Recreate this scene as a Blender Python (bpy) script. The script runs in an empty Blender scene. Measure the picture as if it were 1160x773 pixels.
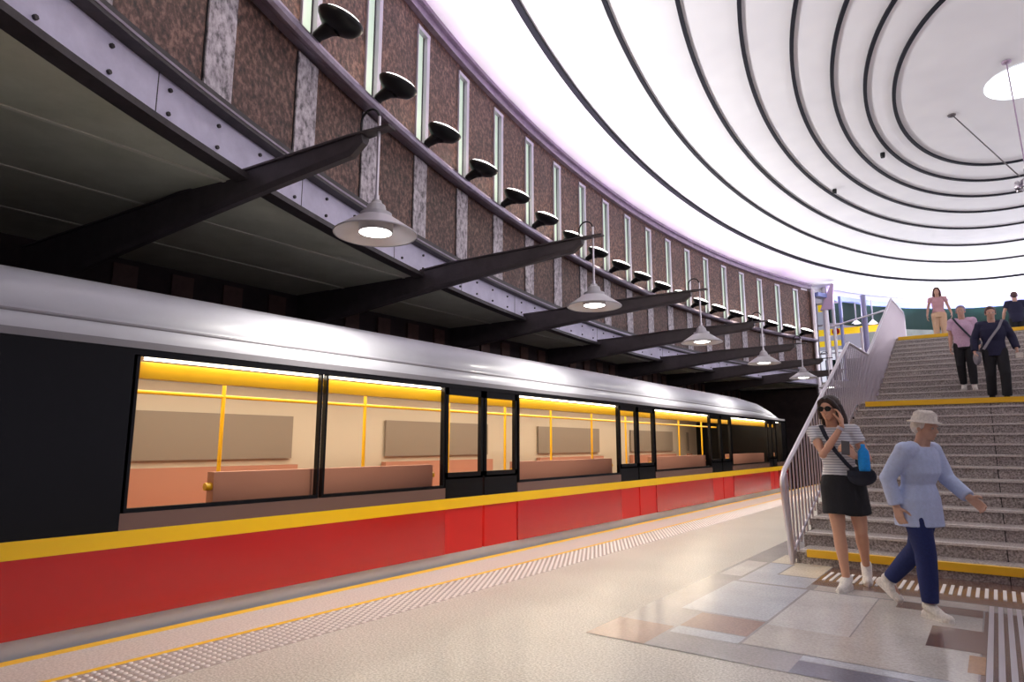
import bpy, math, random
from mathutils import Vector, Matrix
random.seed(7)
C = bpy.context.scene.collection
PI = math.pi
R = math.radians

# ------------------------------------------------------------------ camera
CH = 1.25
cam = bpy.data.cameras.new('camera'); cam.sensor_width = 36; cam.lens = 36 * 727 / 1160
cam.clip_end = 200
co = bpy.data.objects.new('camera', cam); C.objects.link(co)
co.location = (0, 0, CH); co.rotation_euler = (R(90 + 9.2), 0, R(36.7))
bpy.context.scene.camera = co
sc = bpy.context.scene
sc.view_settings.view_transform = 'Standard'; sc.view_settings.look = 'None'
sc.view_settings.gamma = 1; sc.view_settings.use_curve_mapping = False
sc.view_settings.exposure = 0.0
try:
    sc.cycles.use_denoising = True; sc.cycles.denoiser = 'OPENIMAGEDENOISE'
    sc.cycles.max_bounces = 8; sc.cycles.diffuse_bounces = 5; sc.cycles.glossy_bounces = 4
    sc.cycles.transmission_bounces = 6; sc.cycles.transparent_max_bounces = 8
    sc.cycles.sample_clamp_indirect = 6
    sc.cycles.caustics_reflective = False; sc.cycles.caustics_refractive = False
except Exception: pass
w = bpy.data.worlds.new('world'); sc.world = w; w.use_nodes = True
w.node_tree.nodes['Background'].inputs[0].default_value = (.75, .7, .9, 1)
w.node_tree.nodes['Background'].inputs[1].default_value = .45

# ------------------------------------------------------------------ materials
def mat(name, col, rough=.5, metal=0., spec=.5, coat=0., emit=None, es=0., alpha=1., trans=0.):
    m = bpy.data.materials.new(name); m.use_nodes = True
    b = m.node_tree.nodes['Principled BSDF']
    b.inputs['Base Color'].default_value = (*col, 1); b.inputs['Roughness'].default_value = rough
    b.inputs['Metallic'].default_value = metal; b.inputs['Specular IOR Level'].default_value = spec
    b.inputs['Coat Weight'].default_value = coat; b.inputs['Coat Roughness'].default_value = .08
    if emit: b.inputs['Emission Color'].default_value = (*emit, 1); b.inputs['Emission Strength'].default_value = es
    b.inputs['Alpha'].default_value = alpha; b.inputs['Transmission Weight'].default_value = trans
    return m
def noisy(name, cols, scale=40, rough=.5, metal=0, detail=6, stretch=(1, 1, 1), bump=0, lo=.35, hi=.65, spec=.5, coat=0, rvar=0, second=None, kind='noise'):
    """colour from noise through a ramp; cols: list of (pos, rgb)"""
    m = mat(name, cols[0][1], rough, metal, spec, coat); nt = m.node_tree; b = nt.nodes['Principled BSDF']
    tc = nt.nodes.new('ShaderNodeTexCoord'); mp = nt.nodes.new('ShaderNodeMapping'); mp.inputs['Scale'].default_value = stretch
    nt.links.new(tc.outputs['Object'], mp.inputs['Vector'])
    if kind == 'noise':
        n = nt.nodes.new('ShaderNodeTexNoise'); n.inputs['Scale'].default_value = scale; n.inputs['Detail'].default_value = detail; n.inputs['Roughness'].default_value = .65
        out = n.outputs['Fac']
    else:
        n = nt.nodes.new('ShaderNodeTexVoronoi'); n.inputs['Scale'].default_value = scale; out = n.outputs['Distance']
    nt.links.new(mp.outputs[0], n.inputs['Vector'])
    r = nt.nodes.new('ShaderNodeValToRGB'); e = r.color_ramp.elements
    e[0].position = cols[0][0]; e[0].color = (*cols[0][1], 1); e[1].position = cols[-1][0]; e[1].color = (*cols[-1][1], 1)
    for p, c in cols[1:-1]:
        q = e.new(p); q.color = (*c, 1)
    nt.links.new(out, r.inputs[0]); colout = r.outputs[0]
    if second:   # (scale, strength) large soft variation
        n2 = nt.nodes.new('ShaderNodeTexNoise'); n2.inputs['Scale'].default_value = second[0]; n2.inputs['Detail'].default_value = 3
        nt.links.new(mp.outputs[0], n2.inputs['Vector'])
        r2 = nt.nodes.new('ShaderNodeValToRGB'); r2.color_ramp.elements[0].position = .3; r2.color_ramp.elements[1].position = .7
        a = 1 - second[1]; r2.color_ramp.elements[0].color = (a, a, a, 1); r2.color_ramp.elements[1].color = (1, 1, 1, 1)
        nt.links.new(n2.outputs['Fac'], r2.inputs[0])
        mx = nt.nodes.new('ShaderNodeMix'); mx.data_type = 'RGBA'; mx.blend_type = 'MULTIPLY'; mx.inputs[0].default_value = 1
        nt.links.new(colout, mx.inputs[6]); nt.links.new(r2.outputs[0], mx.inputs[7]); colout = mx.outputs[2]
    nt.links.new(colout, b.inputs['Base Color'])
    if bump:
        bp = nt.nodes.new('ShaderNodeBump'); bp.inputs['Strength'].default_value = bump; bp.inputs['Distance'].default_value = .01
        nt.links.new(out, bp.inputs['Height']); nt.links.new(bp.outputs[0], b.inputs['Normal'])
    return m
def emis(name, col, s):
    m = mat(name, (.8, .8, .8), .4, emit=col, es=s); return m
def glassy(name, col, rough=.02, refl=.05):
    m = bpy.data.materials.new(name); m.use_nodes = True; nt = m.node_tree; nt.nodes.clear()
    o = nt.nodes.new('ShaderNodeOutputMaterial'); t = nt.nodes.new('ShaderNodeBsdfTransparent'); g = nt.nodes.new('ShaderNodeBsdfGlossy')
    t.inputs[0].default_value = (*col, 1); g.inputs['Roughness'].default_value = rough; g.inputs['Color'].default_value = (.9, .9, 1, 1)
    f = nt.nodes.new('ShaderNodeLayerWeight'); f.inputs[0].default_value = .05
    mx = nt.nodes.new('ShaderNodeMixShader')
    nt.links.new(f.outputs['Fresnel'], mx.inputs[0]); nt.links.new(t.outputs[0], mx.inputs[1]); nt.links.new(g.outputs[0], mx.inputs[2]); nt.links.new(mx.outputs[0], o.inputs[0])
    return m

M = {}
M['brown_granite'] = noisy('brown_granite', [(.36, (.022, .009, .007)), (.5, (.105, .047, .034)), (.64, (.27, .145, .11))], 17, .6, detail=15, stretch=(1, 1, .8), bump=.35, second=(2.2, .35))
M['pale_granite'] = noisy('pale_granite', [(.36, (.10, .085, .095)), (.47, (.36, .31, .34)), (.62, (.62, .56, .6))], 14, .5, detail=14, stretch=(1, 1, .7), bump=.3, second=(2, .2))
M['lilac_steel'] = noisy('lilac_steel', [(.3, (.52, .48, .62)), (.7, (.68, .64, .80))], 3, .45, .0, detail=8)
M['dark_steel'] = noisy('dark_steel', [(.3, (.028, .022, .024)), (.7, (.055, .045, .047))], 8, .5, .3)
M['beam_paint'] = noisy('beam_paint', [(.3, (.045, .036, .038)), (.7, (.07, .058, .06))], 6, .5, .1)
M['rail_steel'] = noisy('rail_steel', [(.3, (.20, .16, .21)), (.7, (.32, .27, .34))], 5, .35, .6)
M['soffit'] = noisy('soffit', [(.3, (.40, .41, .31)), (.7, (.52, .53, .42))], 2, .6)
M['soffit_joint'] = mat('soffit_joint', (.55, .54, .44), .5)
M['dark_wall'] = noisy('dark_wall', [(.3, (.02, .013, .012)), (.7, (.05, .03, .028))], 3, .8)
M['dark_tile'] = noisy('dark_tile', [(.3, (.07, .03, .022)), (.7, (.12, .055, .04))], 8, .6)
M['dome'] = noisy('dome_plaster', [(.3, (.80, .79, .81)), (.7, (.88, .87, .88))], .6, .55, detail=2)
M['dome_rib'] = mat('dome_rib', (.012, .012, .02), .7, spec=.2)
M['steel'] = mat('brushed_steel', (.50, .45, .50), .35, 1.)
M['steel_pale'] = mat('satin_steel', (.66, .62, .66), .33, .85)
M['black'] = mat('black_enamel', (.006, .006, .007), .4, spec=.3)
M['lamp_white'] = emis('lamp_glow', (1, .98, .93), 9)
M['flood_glass'] = emis('flood_glass', (1, .96, .93), 3)
M['shade'] = mat('shade_enamel', (.50, .48, .50), .4, .3)
M['frame_alu'] = mat('anodised_frame', (.50, .47, .54), .35, .5)
M['slit_glass'] = mat('lit_slit_glass', (.42, .50, .43), .3, emit=(.74, .95, .74), es=.42)
M['platform'] = noisy('platform_stone', [(.38, (.33, .305, .265)), (.5, (.52, .49, .44)), (.62, (.68, .65, .60))], 70, .28, detail=5, second=(1.2, .14))
M['edge_stone'] = noisy('edge_stone', [(.4, (.52, .45, .41)), (.6, (.70, .62, .57))], 60, .35, detail=4)
M['yellow'] = mat('yellow_paint', (.90, .52, .02), .4)
M['tactile'] = noisy('tactile_base', [(.4, (.26, .21, .19)), (.6, (.40, .34, .31))], 60, .4)
M['bump'] = mat('stud', (.66, .57, .54), .35)
def tile(n, c, r=.19, v=.12): return noisy(n, [(.38, tuple(x * (1 - v) for x in c)), (.62, tuple(min(1, x * (1 + v)) for x in c))], 55, r, detail=4, second=(2.5, .15))
M['t_grey'] = tile('grey_tile', (.36, .34, .35)); M['t_blue'] = tile('blue_grey_tile', (.50, .52, .57))
M['t_red'] = tile('reddish_tile', (.36, .25, .225)); M['t_light'] = tile('light_tile', (.58, .56, .55))
M['t_beige'] = tile('beige_tile', (.52, .485, .45)); M['t_cream'] = tile('cream_tile', (.68, .60, .48), .25)
M['t_brown'] = tile('brown_tile', (.25, .185, .175), .25); M['t_dark'] = tile('dark_tile_floor', (.20, .20, .25)); M['t_orange'] = tile('orange_tile', (.42, .24, .13))
M['step'] = noisy('step_granite', [(.36, (.15, .123, .112)), (.5, (.37, .32, .30)), (.66, (.66, .60, .56))], 55, .5, detail=8, bump=.2, second=(2, .2))
M['nosing'] = noisy('step_edge', [(.4, (.48, .43, .40)), (.6, (.68, .63, .59))], 60, .4)
M['white_bar'] = mat('white_bar', (.80, .76, .72), .35)
# train
M['t_silver'] = noisy('train_silver', [(.3, (.46, .46, .51)), (.7, (.53, .53, .58))], 1.5, .42, 0, coat=.15)
M['t_silver2'] = mat('train_silver_dark', (.22, .21, .23), .4, .1)
M['t_redp'] = mat('train_red', (.52, .005, .003), .2, spec=.5, coat=.5)
M['t_yellow'] = mat('train_yellow', (.93, .56, .0), .3, coat=.4)
M['t_black'] = mat('train_black', (.005, .005, .006), .22, spec=.25)
M['t_brown'] = mat('train_dark_band', (.16, .09, .07), .25, coat=.4)
M['t_red2'] = mat('door_red', (.62, .006, .004), .4)
M['t_glass'] = glassy('train_glass', (.86, .84, .80))
M['t_in'] = mat('interior_beige', (.60, .52, .42), .5)
M['t_in2'] = mat('interior_grey', (.26, .21, .17), .4)
M['t_iny'] = mat('interior_yellow', (.90, .50, .01), .35)
M['t_seat'] = mat('seat_orange', (.48, .22, .15), .6)
M['led'] = emis('led_strip', (1, .90, .74), 11)
M['tlamp'] = emis('marker_lamp', (1, 1, 1), 14)
M['green_glass'] = mat('dark_green_glass', (.012, .035, .028), .5, spec=.15)
M['grey_wall'] = noisy('grey_green_wall', [(.3, (.20, .23, .20)), (.7, (.28, .31, .28))], 2, .5)
M['ledge_blue'] = mat('blue_ledge', (.25, .30, .62), .4)
M['column_blue'] = mat('blue_grey_column', (.26, .25, .42), .45)
M['sign_y'] = mat('sign_yellow', (.95, .62, .02), .4, emit=(1, .62, .02), es=.6)
M['sign_w'] = mat('sign_white', (.85, .85, .9), .4, emit=(.9, .85, 1), es=.8)
M['glass'] = glassy('clear_glass', (.85, .92, .92))
M['oculus'] = emis('oculus_glass', (.86, .96, 1), 2.6)
M['cable'] = mat('cable', (.10, .085, .09), .5)
M['rod'] = mat('purple_rod', (.36, .27, .36), .4, .4)

# ------------------------------------------------------------------ mesh builder
class MB:
    def __init__(s): s.v = []; s.f = []; s.m = []; s.sm = []; s.cur = 0; s.smooth = False
    def add(s, vs, fs, sm=None):
        b = len(s.v); s.v += [tuple(v) for v in vs]
        for f in fs: s.f.append(tuple(b + i for i in f)); s.m.append(s.cur); s.sm.append(s.smooth if sm is None else sm)
    def box(s, a, b, M4=None):
        x0, y0, z0 = a; x1, y1, z1 = b
        vs = [Vector(p) for p in [(x0,y0,z0),(x1,y0,z0),(x1,y1,z0),(x0,y1,z0),(x0,y0,z1),(x1,y0,z1),(x1,y1,z1),(x0,y1,z1)]]
        if M4: vs = [M4 @ v for v in vs]
        s.add(vs, [(0,3,2,1),(4,5,6,7),(0,1,5,4),(1,2,6,5),(2,3,7,6),(3,0,4,7)], False)
    def tube(s, path, r, n=8, cap=True, flat=1.0):
        path = [Vector(p) for p in path]; rs = r if isinstance(r, (list, tuple)) else [r] * len(path)
        t0 = (path[1] - path[0]).normalized()
        u = t0.cross(Vector((0, 0, 1)))
        if u.length < .01: u = t0.cross(Vector((0, 1, 0)))
        u.normalize(); vs = []; N = len(path)
        for i, p in enumerate(path):
            if i == 0: t = t0
            elif i == N - 1: t = (path[-1] - path[-2]).normalized()
            else: t = ((path[i+1] - p).normalized() + (p - path[i-1]).normalized()).normalized()
            u = (u - t * u.dot(t)).normalized(); wv = t.cross(u)
            for k in range(n):
                a = 2 * PI * k / n; vs.append(p + (u * math.cos(a) + wv * math.sin(a) * flat) * rs[i])
        fs = [(i*n+k, i*n+(k+1)%n, (i+1)*n+(k+1)%n, (i+1)*n+k) for i in range(N-1) for k in range(n)]
        s.add(vs, fs, True)
        if cap: s.add(vs[:n], [tuple(reversed(range(n)))], False); s.add(vs[-n:], [tuple(range(n))], False)
    def lathe(s, prof, c=(0,0,0), n=24, M4=None, sx=1., sy=1.):
        vs = []; c = Vector(c)
        for r, z in prof:
            for k in range(n):
                a = 2*PI*k/n; v = Vector((r*math.cos(a)*sx, r*math.sin(a)*sy, z))
                vs.append((M4 @ v if M4 else v) + c)
        fs = [(i*n+k, i*n+(k+1)%n, (i+1)*n+(k+1)%n, (i+1)*n+k) for i in range(len(prof)-1) for k in range(n)]
        s.add(vs, fs, True)
    def sphere(s, c, r, n=12, M4=None):
        rx, ry, rz = r if isinstance(r, (tuple, list)) else (r, r, r)
        prof = [(max(math.sin(PI*i/n), 1e-4), -math.cos(PI*i/n)*rz) for i in range(n+1)]
        s.lathe(prof, c, n*2, M4, rx, ry)
    def prism(s, poly, a, b):
        """poly list of 3D at start, b-a offset"""
        off = Vector(b) - Vector(a); n = len(poly)
        vs = [Vector(p) for p in poly] + [Vector(p) + off for p in poly]
        s.add(vs, [tuple(reversed(range(n))), tuple(range(n, 2*n))] + [(k, (k+1)%n, n+(k+1)%n, n+k) for k in range(n)], False)
    def quad(s, *p): s.add(p, [tuple(range(len(p)))], False)
def wloc(o):
    v = Vector((0,0,0))
    while o: v += Vector(o.location); o = o.parent
    return v
def mesh_of(name, mb, mats):
    me = bpy.data.meshes.new(name); off = Vector((0,0,0))
    me.from_pydata(mb.v, [], mb.f)
    for mt in (mats if isinstance(mats, (list, tuple)) else [mats]): me.materials.append(M[mt] if isinstance(mt, str) else mt)
    me.polygons.foreach_set('material_index', mb.m); me.polygons.foreach_set('use_smooth', mb.sm)
    me.update(); return me
def obj(name, mb, mats, parent=None, world=True):
    """world=True: vertices are world coordinates; the root above is unrotated"""
    me = mesh_of(name, mb, mats)
    o = bpy.data.objects.new(name, me); C.objects.link(o)
    if parent:
        o.parent = parent
        if world: o.location = -wloc(parent)
    return o
def tag(o, label=None, cat=None, group=None, kind=None):
    if label: o['label'] = label
    if cat: o['category'] = cat
    if group: o['group'] = group
    if kind: o['kind'] = kind
    return o
def empty(name, loc, label=None, cat=None, group=None, rz=0):
    o = bpy.data.objects.new(name, None); C.objects.link(o); o.location = loc; o.rotation_euler = (0, 0, rz); o.empty_display_size = .1
    return tag(o, label, cat, group)
def struct(name, mb, mats, parent=None):
    o = obj(name, mb, mats, parent)
    if not parent: o['kind'] = 'structure'
    return o
def copy_tree(o, parent=None):
    c = o.copy(); C.objects.link(c); c.parent = parent
    for ch in list(o.children): copy_tree(ch, c)
    return c
ORD = ['first','second','third','fourth','fifth','sixth','seventh','eighth','ninth','tenth','eleventh','twelfth','thirteenth','fourteenth','fifteenth','sixteenth','seventeenth','eighteenth','nineteenth','twentieth']

# ------------------------------------------------------------------ ellipse of the hall
XC, YC, EA, EB = 1.28, 17.22, 9.45, 20.8
def EP(t, off=0., z=0.):
    c, s = math.cos(t), math.sin(t)
    nx, ny = c / EA, s / EB; l = math.hypot(nx, ny)
    return Vector((XC + EA*c - off*nx/l, YC + EB*s - off*ny/l, z))
def thY(Y, left=True):
    s = max(-1, min(1, (Y - YC) / EB)); a = math.asin(s)
    return PI - a if left else a
# arc-length table on the left side, increasing Y
tab = []; L = 0; prev = None
for i in range(4001):
    t = R(255) - (R(255) - R(95)) * i / 4000; p = EP(t)
    if prev is not None: L += (p - prev).length
    prev = p; tab.append((L, t, p.y))
def th_at(Ls):
    lo, hi = 0, 4000
    while hi - lo > 1:
        m_ = (lo + hi) // 2
        if tab[m_][0] < Ls: lo = m_
        else: hi = m_
    a, b = tab[lo], tab[hi]; f = (Ls - a[0]) / max(1e-9, b[0] - a[0]); return a[1] + (b[1] - a[1]) * f
def L_at_Y(Y):
    for (l, t, y) in tab:
        if y >= Y: return l
    return tab[-1][0]
La = L_at_Y(4.10); Lb = L_at_Y(29.25); STEP = (Lb - La) / 18
def sweep(mb, prof, t0, t1, n, closed=True, caps=True):
    """prof: list of (inward offset, z) swept along the ellipse"""
    k = len(prof); vs = []
    for i in range(n + 1):
        t = t0 + (t1 - t0) * i / n
        vs += [EP(t, o_, z_) for o_, z_ in prof]
    m_ = k if closed else k - 1
    fs = [(i*k+j, i*k+(j+1)%k, (i+1)*k+(j+1)%k, (i+1)*k+j) for i in range(n) for j in range(m_)]
    mb.add(vs, fs, False)
    if closed and caps: mb.add(vs[:k], [tuple(reversed(range(k)))], False); mb.add(vs[-k:], [tuple(range(k))], False)
def rect(o0, z0, o1, z1): return [(o0, z0), (o1, z0), (o1, z1), (o0, z1)]
T_END = thY(30.35); T_START = R(252)
Z_F0, Z_F1, Z_L0, Z_L1, Z_S0, Z_S1, Z_T = 3.86, 4.26, 5.70, 5.86, 5.95, 7.95, 8.27
HW = .19

# ------------------------------------------------------------------ wall_left : granite with slit windows
mb = MB()
ks = list(range(-5, 19))
lo = MB(); Lprev = L_at_Y(-2.4)
bounds = []
for k in ks:
    c = La + STEP * k
    if c - HW < tab[0][0] + .3: continue
    bounds.append((k, c))
cur = T_START
for k, c in bounds:
    tA, tB = th_at(c - HW), th_at(c + HW)
    if k < -1: continue
    sweep(mb, rect(0, Z_L1 - .05, -.3, Z_T - .1), cur, tA, 3 if k > -1 else 24)
    sweep(mb, rect(0, Z_S1, -.3, Z_T - .1), tA, tB, 1)
    cur = tB
sweep(mb, rect(0, Z_L1 - .05, -.3, Z_T - .1), cur, T_END, 3)
sweep(mb, rect(0, Z_F1 + .1, -.3, Z_L1 - .05), T_START, T_END, 90)
# thin joint reveals beside the panels
wall_left = struct('wall_left', mb, 'brown_granite')
nwin = 0
for k, c in bounds:
    tA, tB = th_at(c - HW), th_at(c + HW)
    p = MB(); sweep(p, rect(.022, Z_F1 + .12, -.01, Z_L0 + .01), tA, tB, 1)
    obj('pilaster', p, 'pale_granite', wall_left)
    jj = MB(); sweep(jj, rect(.006, Z_F1 + .12, -.01, Z_L0), th_at(c - HW - .018), tA, 1)
    sweep(jj, rect(.006, Z_F1 + .12, -.01, Z_L0), tB, th_at(c + HW + .012), 1)
    obj('joint', jj, 'black', wall_left)
    if k < -1: continue
    nwin += 1
    g = MB(); sweep(g, rect(-.045, Z_L1 - .03, -.11, Z_S1 - .03), tA, tB, 1)
    win = struct('window_%d' % nwin, g, 'slit_glass')
    tag(win, 'tall narrow slit window, %s from the camera end of the granite wall' % ORD[nwin - 1], 'window')
    fr = MB(); jw = (tB - tA) * .16
    sweep(fr, rect(.03, Z_L1 - .05, -.12, Z_S1), tB - jw * 1.4, tB, 1)      # far jamb
    sweep(fr, rect(.03, Z_L1 - .05, -.12, Z_S1), tA, tA + jw * .25, 1)        # near jamb
    sweep(fr, rect(.035, Z_S1 - .05, -.12, Z_S1 + .02), tA, tB, 1)
    obj('window_frame', fr, 'frame_alu', win)
    dg = MB(); sweep(dg, rect(-.038, Z_L1 - .05, -.05, Z_S1 - .05), tB - jw * 1.75, tB - jw * 1.35, 1)
    obj('gasket', dg, 'black', win)
# cornice, ledge, fascia girder
mb = MB(); sweep(mb, rect(.10, Z_T - .17, -.3, Z_T - .02), T_START, T_END, 110); sweep(mb, rect(.16, Z_T - .02, -.3, Z_T + .05), T_START, T_END, 110)
tag(struct('trim_1', mb, 'rail_steel'), 'grey purple steel cornice running under the dome edge', 'trim')
mb = MB()
ov = [(.17 + .07 * math.cos(a), 5.775 + .075 * math.sin(a)) for a in [2*PI*i/10 for i in range(10)]]
sweep(mb, ov, T_START, T_END, 120); sweep(mb, rect(.13, 5.74, -.02, 5.86), T_START, T_END, 120)
rail = tag(struct('trim_2', mb, 'rail_steel'), 'rounded steel ledge pipe carrying the floodlights on the granite wall', 'trim')
mb = MB(); sweep(mb, rect(.03, Z_F0, -.02, Z_F1), T_START, T_END, 120)
girder = tag(struct('trim_3', mb, 'lilac_steel'), 'lilac grey bolted steel girder plate under the granite wall', 'trim')
mb = MB(); sweep(mb, rect(.16, Z_F1, -.3, Z_F1 + .05), T_START, T_END, 120); sweep(mb, rect(.10, Z_F1 + .05, .02, Z_F1 + .16), T_START, T_END, 120)
sweep(mb, rect(.11, Z_F0 - .06, -.06, Z_F0), T_START, T_END, 120)
obj('flange', mb, 'dark_steel', girder)
mb = MB(); sweep(mb, rect(.165, Z_F1 + .035, .15, Z_F1 + .06), T_START, T_END, 120); obj('flange_edge', mb, 'rail_steel', girder)
nb = 0
Lg = L_at_Y(.6); Le = L_at_Y(26)
i = 0
while Lg + .62 * i < Le and i < 50:
    t = th_at(Lg + .62 * i); tt = EP(t - .001) - EP(t + .001); a = math.atan2(tt.y, tt.x)
    for z in (Z_F0 + .10, Z_F1 - .09):
        b = MB(); nrm = (EP(t, 1) - EP(t)).normalized()
        c0 = EP(t, .03, z); b.tube([c0, c0 + nrm * .022], .019, 6)
        obj('bolt', b, 'dark_steel', girder)
    i += 1
mb = MB()
for j in range(12):
    t = th_at(L_at_Y(.2) + 2.13 * j + 2.2); sweep(mb, rect(.033, Z_F0, .0, Z_F1), t, t - .0006, 1)
obj('plate_joint', mb, 'dark_steel', girder)

# right wall of the hall (outside the frame, closes the room)
mb = MB(); sweep(mb, rect(0, 4.3, -.3, Z_T - .05), R(37), R(-72), 60)
struct('wall_right', mb, 'brown_granite')

# ------------------------------------------------------------------ dome
rings = [(9.47, 20.82, 8.27), (8.24, 18.3, 8.70), (7.04, 15.93, 8.98), (5.98, 13.66, 9.10), (5.12, 11.42, 9.15), (4.32, 9.46, 9.17), (3.62, 7.8, 9.18), (3.01, 6.32, 9.18), (2.46, 4.98, 9.18)]
full = []
for i in range(len(rings) - 1):
    a, b = rings[i], rings[i + 1]
    for q in range(4):
        f = q / 4; full.append(tuple(a[j] + (b[j] - a[j]) * f for j in range(3)))
full.append(rings[-1]); full += [(1.6, 3.2, 9.19), (.9, 1.6, 9.2), (.72, .85, 9.2)]
mb = MB(); mb.smooth = True; N = 144; vs = []
for a, b, z in full:
    for k in range(N):
        t = 2*PI*k/N; vs.append((XC + a*math.cos(t), YC + b*math.sin(t), z))
fs = [(i*N+k, (i+1)*N+k, (i+1)*N+(k+1)%N, i*N+(k+1)%N) for i in range(len(full)-1) for k in range(N)]
mb.add(vs, fs, True)
# upturned rim lip behind the cornice
ceiling = struct('ceiling', mb, 'dome')
tag(ceiling, 'white oval dome of stepped concentric rings', 'ceiling')
for j, (a, b, z) in enumerate(rings[1:]):
    m_ = MB(); wd, hh = (.075, .05) if j else (.10, .07)
    vs = []; N2 = 160
    for k in range(N2):
        t = 2*PI*k/N2
        for (o_, z_) in ((-wd/2, .02), (wd/2, .02), (wd/2, -hh), (-wd/2, -hh)):
            nx, ny = math.cos(t)/a, math.sin(t)/b; l = math.hypot(nx, ny)
            vs.append((XC + a*math.cos(t) + o_*nx/l, YC + b*math.sin(t) + o_*ny/l, z + z_))
    m_.add(vs, [(k*4+q, k*4+(q+1)%4, ((k+1)%N2)*4+(q+1)%4, ((k+1)%N2)*4+q) for k in range(N2) for q in range(4)], False)
    obj('ceiling_rib', m_, 'dome_rib', ceiling)
mb = MB(); mb.lathe([(.001, 9.185), (.74, 9.185)], (XC, YC, 0), 40, None, 1, 1.15)
tag(struct('window_30', mb, 'oculus'), 'bright round skylight at the centre of the dome', 'window')

# spider light under the dome
fx = (1.08, 17.0, 6.70)
sp = empty('spider_light', fx, 'cluster light hung from slender rods below the dome skylight', 'ceiling light')
mb = MB(); mb.lathe([(.001, 7.12), (.05, 7.10), (.06, 6.90), (.13, 6.85), (.14, 6.75), (.05, 6.69), (.001, 6.67)], (fx[0], fx[1], 0), 16); obj('hub', mb, 'rail_steel', sp)
mb = MB(); path = [(fx[0] + .2*math.cos(a), fx[1] + .2*math.sin(a), 6.69) for a in [2*PI*k/20 for k in range(21)]]; mb.tube(path, .018, 6, False); obj('ring', mb, 'rail_steel', sp)
for k in range(6):
    a = 2*PI*k/6 + .3; c = Vector((fx[0] + .2*math.cos(a), fx[1] + .2*math.sin(a), 6.69))
    mb = MB(); mb.lathe([(.02, .16), (.05, .12), (.06, -.02), (.05, -.03)], c, 12); o_ = obj('spot_can', mb, 'steel_pale', sp)
    mb = MB(); mb.tube([(fx[0] + .06*math.cos(a), fx[1] + .06*math.sin(a), 6.80), c], .012, 6); obj('arm', mb, 'cable', sp)
for (x, y) in ((.93, 16.1), (-.11, 18.07), (2.55, 17.9)):
    mb = MB(); mb.tube([(x, y, 9.2), (x + (fx[0]-x)*.9, y + (fx[1]-y)*.9, 6.98)], .014, 6)
    mb.lathe([(.09, 9.19), (.08, 9.15), (.001, 9.13)], (x, y, 0), 12)
    obj('rod', mb, 'rod' if y < 17 else 'cable', sp)
for (x_, y_, n_) in ((-1.74, 19.3, 'nearer the skylight'), (-3.3, 21.3, 'beyond, closer to the rim')):
    mb = MB(); mb.lathe([(.001, 9.0), (.05, 9.0), (.06, 9.06), (.06, 9.14)], (x_, y_, 0), 10)
    tag(obj('dome_sensor', mb, 'black'), 'small dark sensor fixed to the white dome, ' + n_, 'sensor')

# ------------------------------------------------------------------ floor
mb = MB()
def slab(x0, y0, x1, y1, m_, z=.0, h=.0):
    mb.cur = m_; mb.quad((x0, y0, z), (x1, y0, z), (x1, y1, z), (x0, y1, z))
mats = ['platform', 'edge_stone', 'yellow', 'tactile', 't_grey', 't_blue', 't_red', 't_light', 't_beige', 't_cream', 't_brown', 't_dark', 't_orange', 'white_bar']
PX = -4.76
slab(-3.72, -6, 7.5, 34, 0)
slab(-4.665, -6, -4.22, 34, 1); slab(PX, -6, -4.665, 34, 2); slab(-4.22, -6, -4.17, 34, 2); slab(-4.17, -6, -3.72, 34, 3)
mb.cur = 0; mb.quad((PX, -6, 0), (PX, 34, 0), (PX, 34, -1.1), (PX, -6, -1.1))
z1, z2, z3 = .002, .003, .004
slab(-2.34, 3.97, 3.2, 14, 4, z1)                       # grey inlay field
slab(-2.34, 3.97, -1.92, 4.47, 6, z2); slab(-1.92, 3.97, -1.42, 4.30, 4, z2)
slab(-2.08, 4.99, -1.44, 6.24, 5, z2); slab(-2.06, 6.30, -1.84, 7.40, 5, z2); slab(-1.84, 6.30, -1.47, 6.78, 5, z2)
slab(-2.30, 6.5, -2.09, 7.4, 7, z2); slab(-1.90, 4.52, -1.44, 4.95, 6, z2)
slab(-1.90, 4.33, -1.44, 4.50, 5, z2)
slab(-1.42, 4.35, -.9, 6.24, 7, z2); slab(-.89, 4.35, -.2, 6.24, 8, z2); slab(-1.42, 4.35, -.55, 4.9, 8, z3)
slab(-.19, 4.35, 3.2, 6.24, 10, z2)
slab(-1.05, 3.98, 3.2, 4.22, 11, z2); slab(-1.05, 4.23, .2, 4.34, 5, z2)
slab(-2.06, 7.44, -1.80, 8.02, 9, z2); slab(-1.82, 6.81, -1.48, 7.66, 9, z3)
slab(-1.47, 6.50, 3.2, 7.56, 10, z2); slab(-1.40, 6.27, 3.2, 6.48, 8, z2)
slab(-.48, 5.0, -.17, 5.57, 10, z3); slab(-.75, 6.0, -.2, 6.25, 10, z3)
slab(-.25, 4.56, -.17, 4.93, 12, z3)
x = -1.43
while x < 3.0:
    mb.cur = 13; mb.box((x, 6.76, .004), (x + .026, 7.2, .009)); x += .0615
floor = struct('floor', mb, mats)
tag(floor, 'pale speckled stone platform with darker inlaid granite tiles', 'floor')
# tactile studs
mb = MB()
y = .9; row = 0
while y < 23:
    for i in range(8):
        x = -4.145 + i * .054 + (.027 if row % 2 else 0)
        if y < 6: mb.lathe([(.018, 0), (.014, .004), (.008, .0065), (.0005, .007)], (x, y, .0005), 8)
        else: mb.lathe([(.018, 0), (.010, .006), (.0005, .007)], (x, y, .0005), 5)
    y += .048; row += 1
tag(obj('tactile_studs', mb, 'bump'), 'rows of small round studs in the warning strip along the platform edge', 'tactile paving', None, 'stuff')
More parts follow.
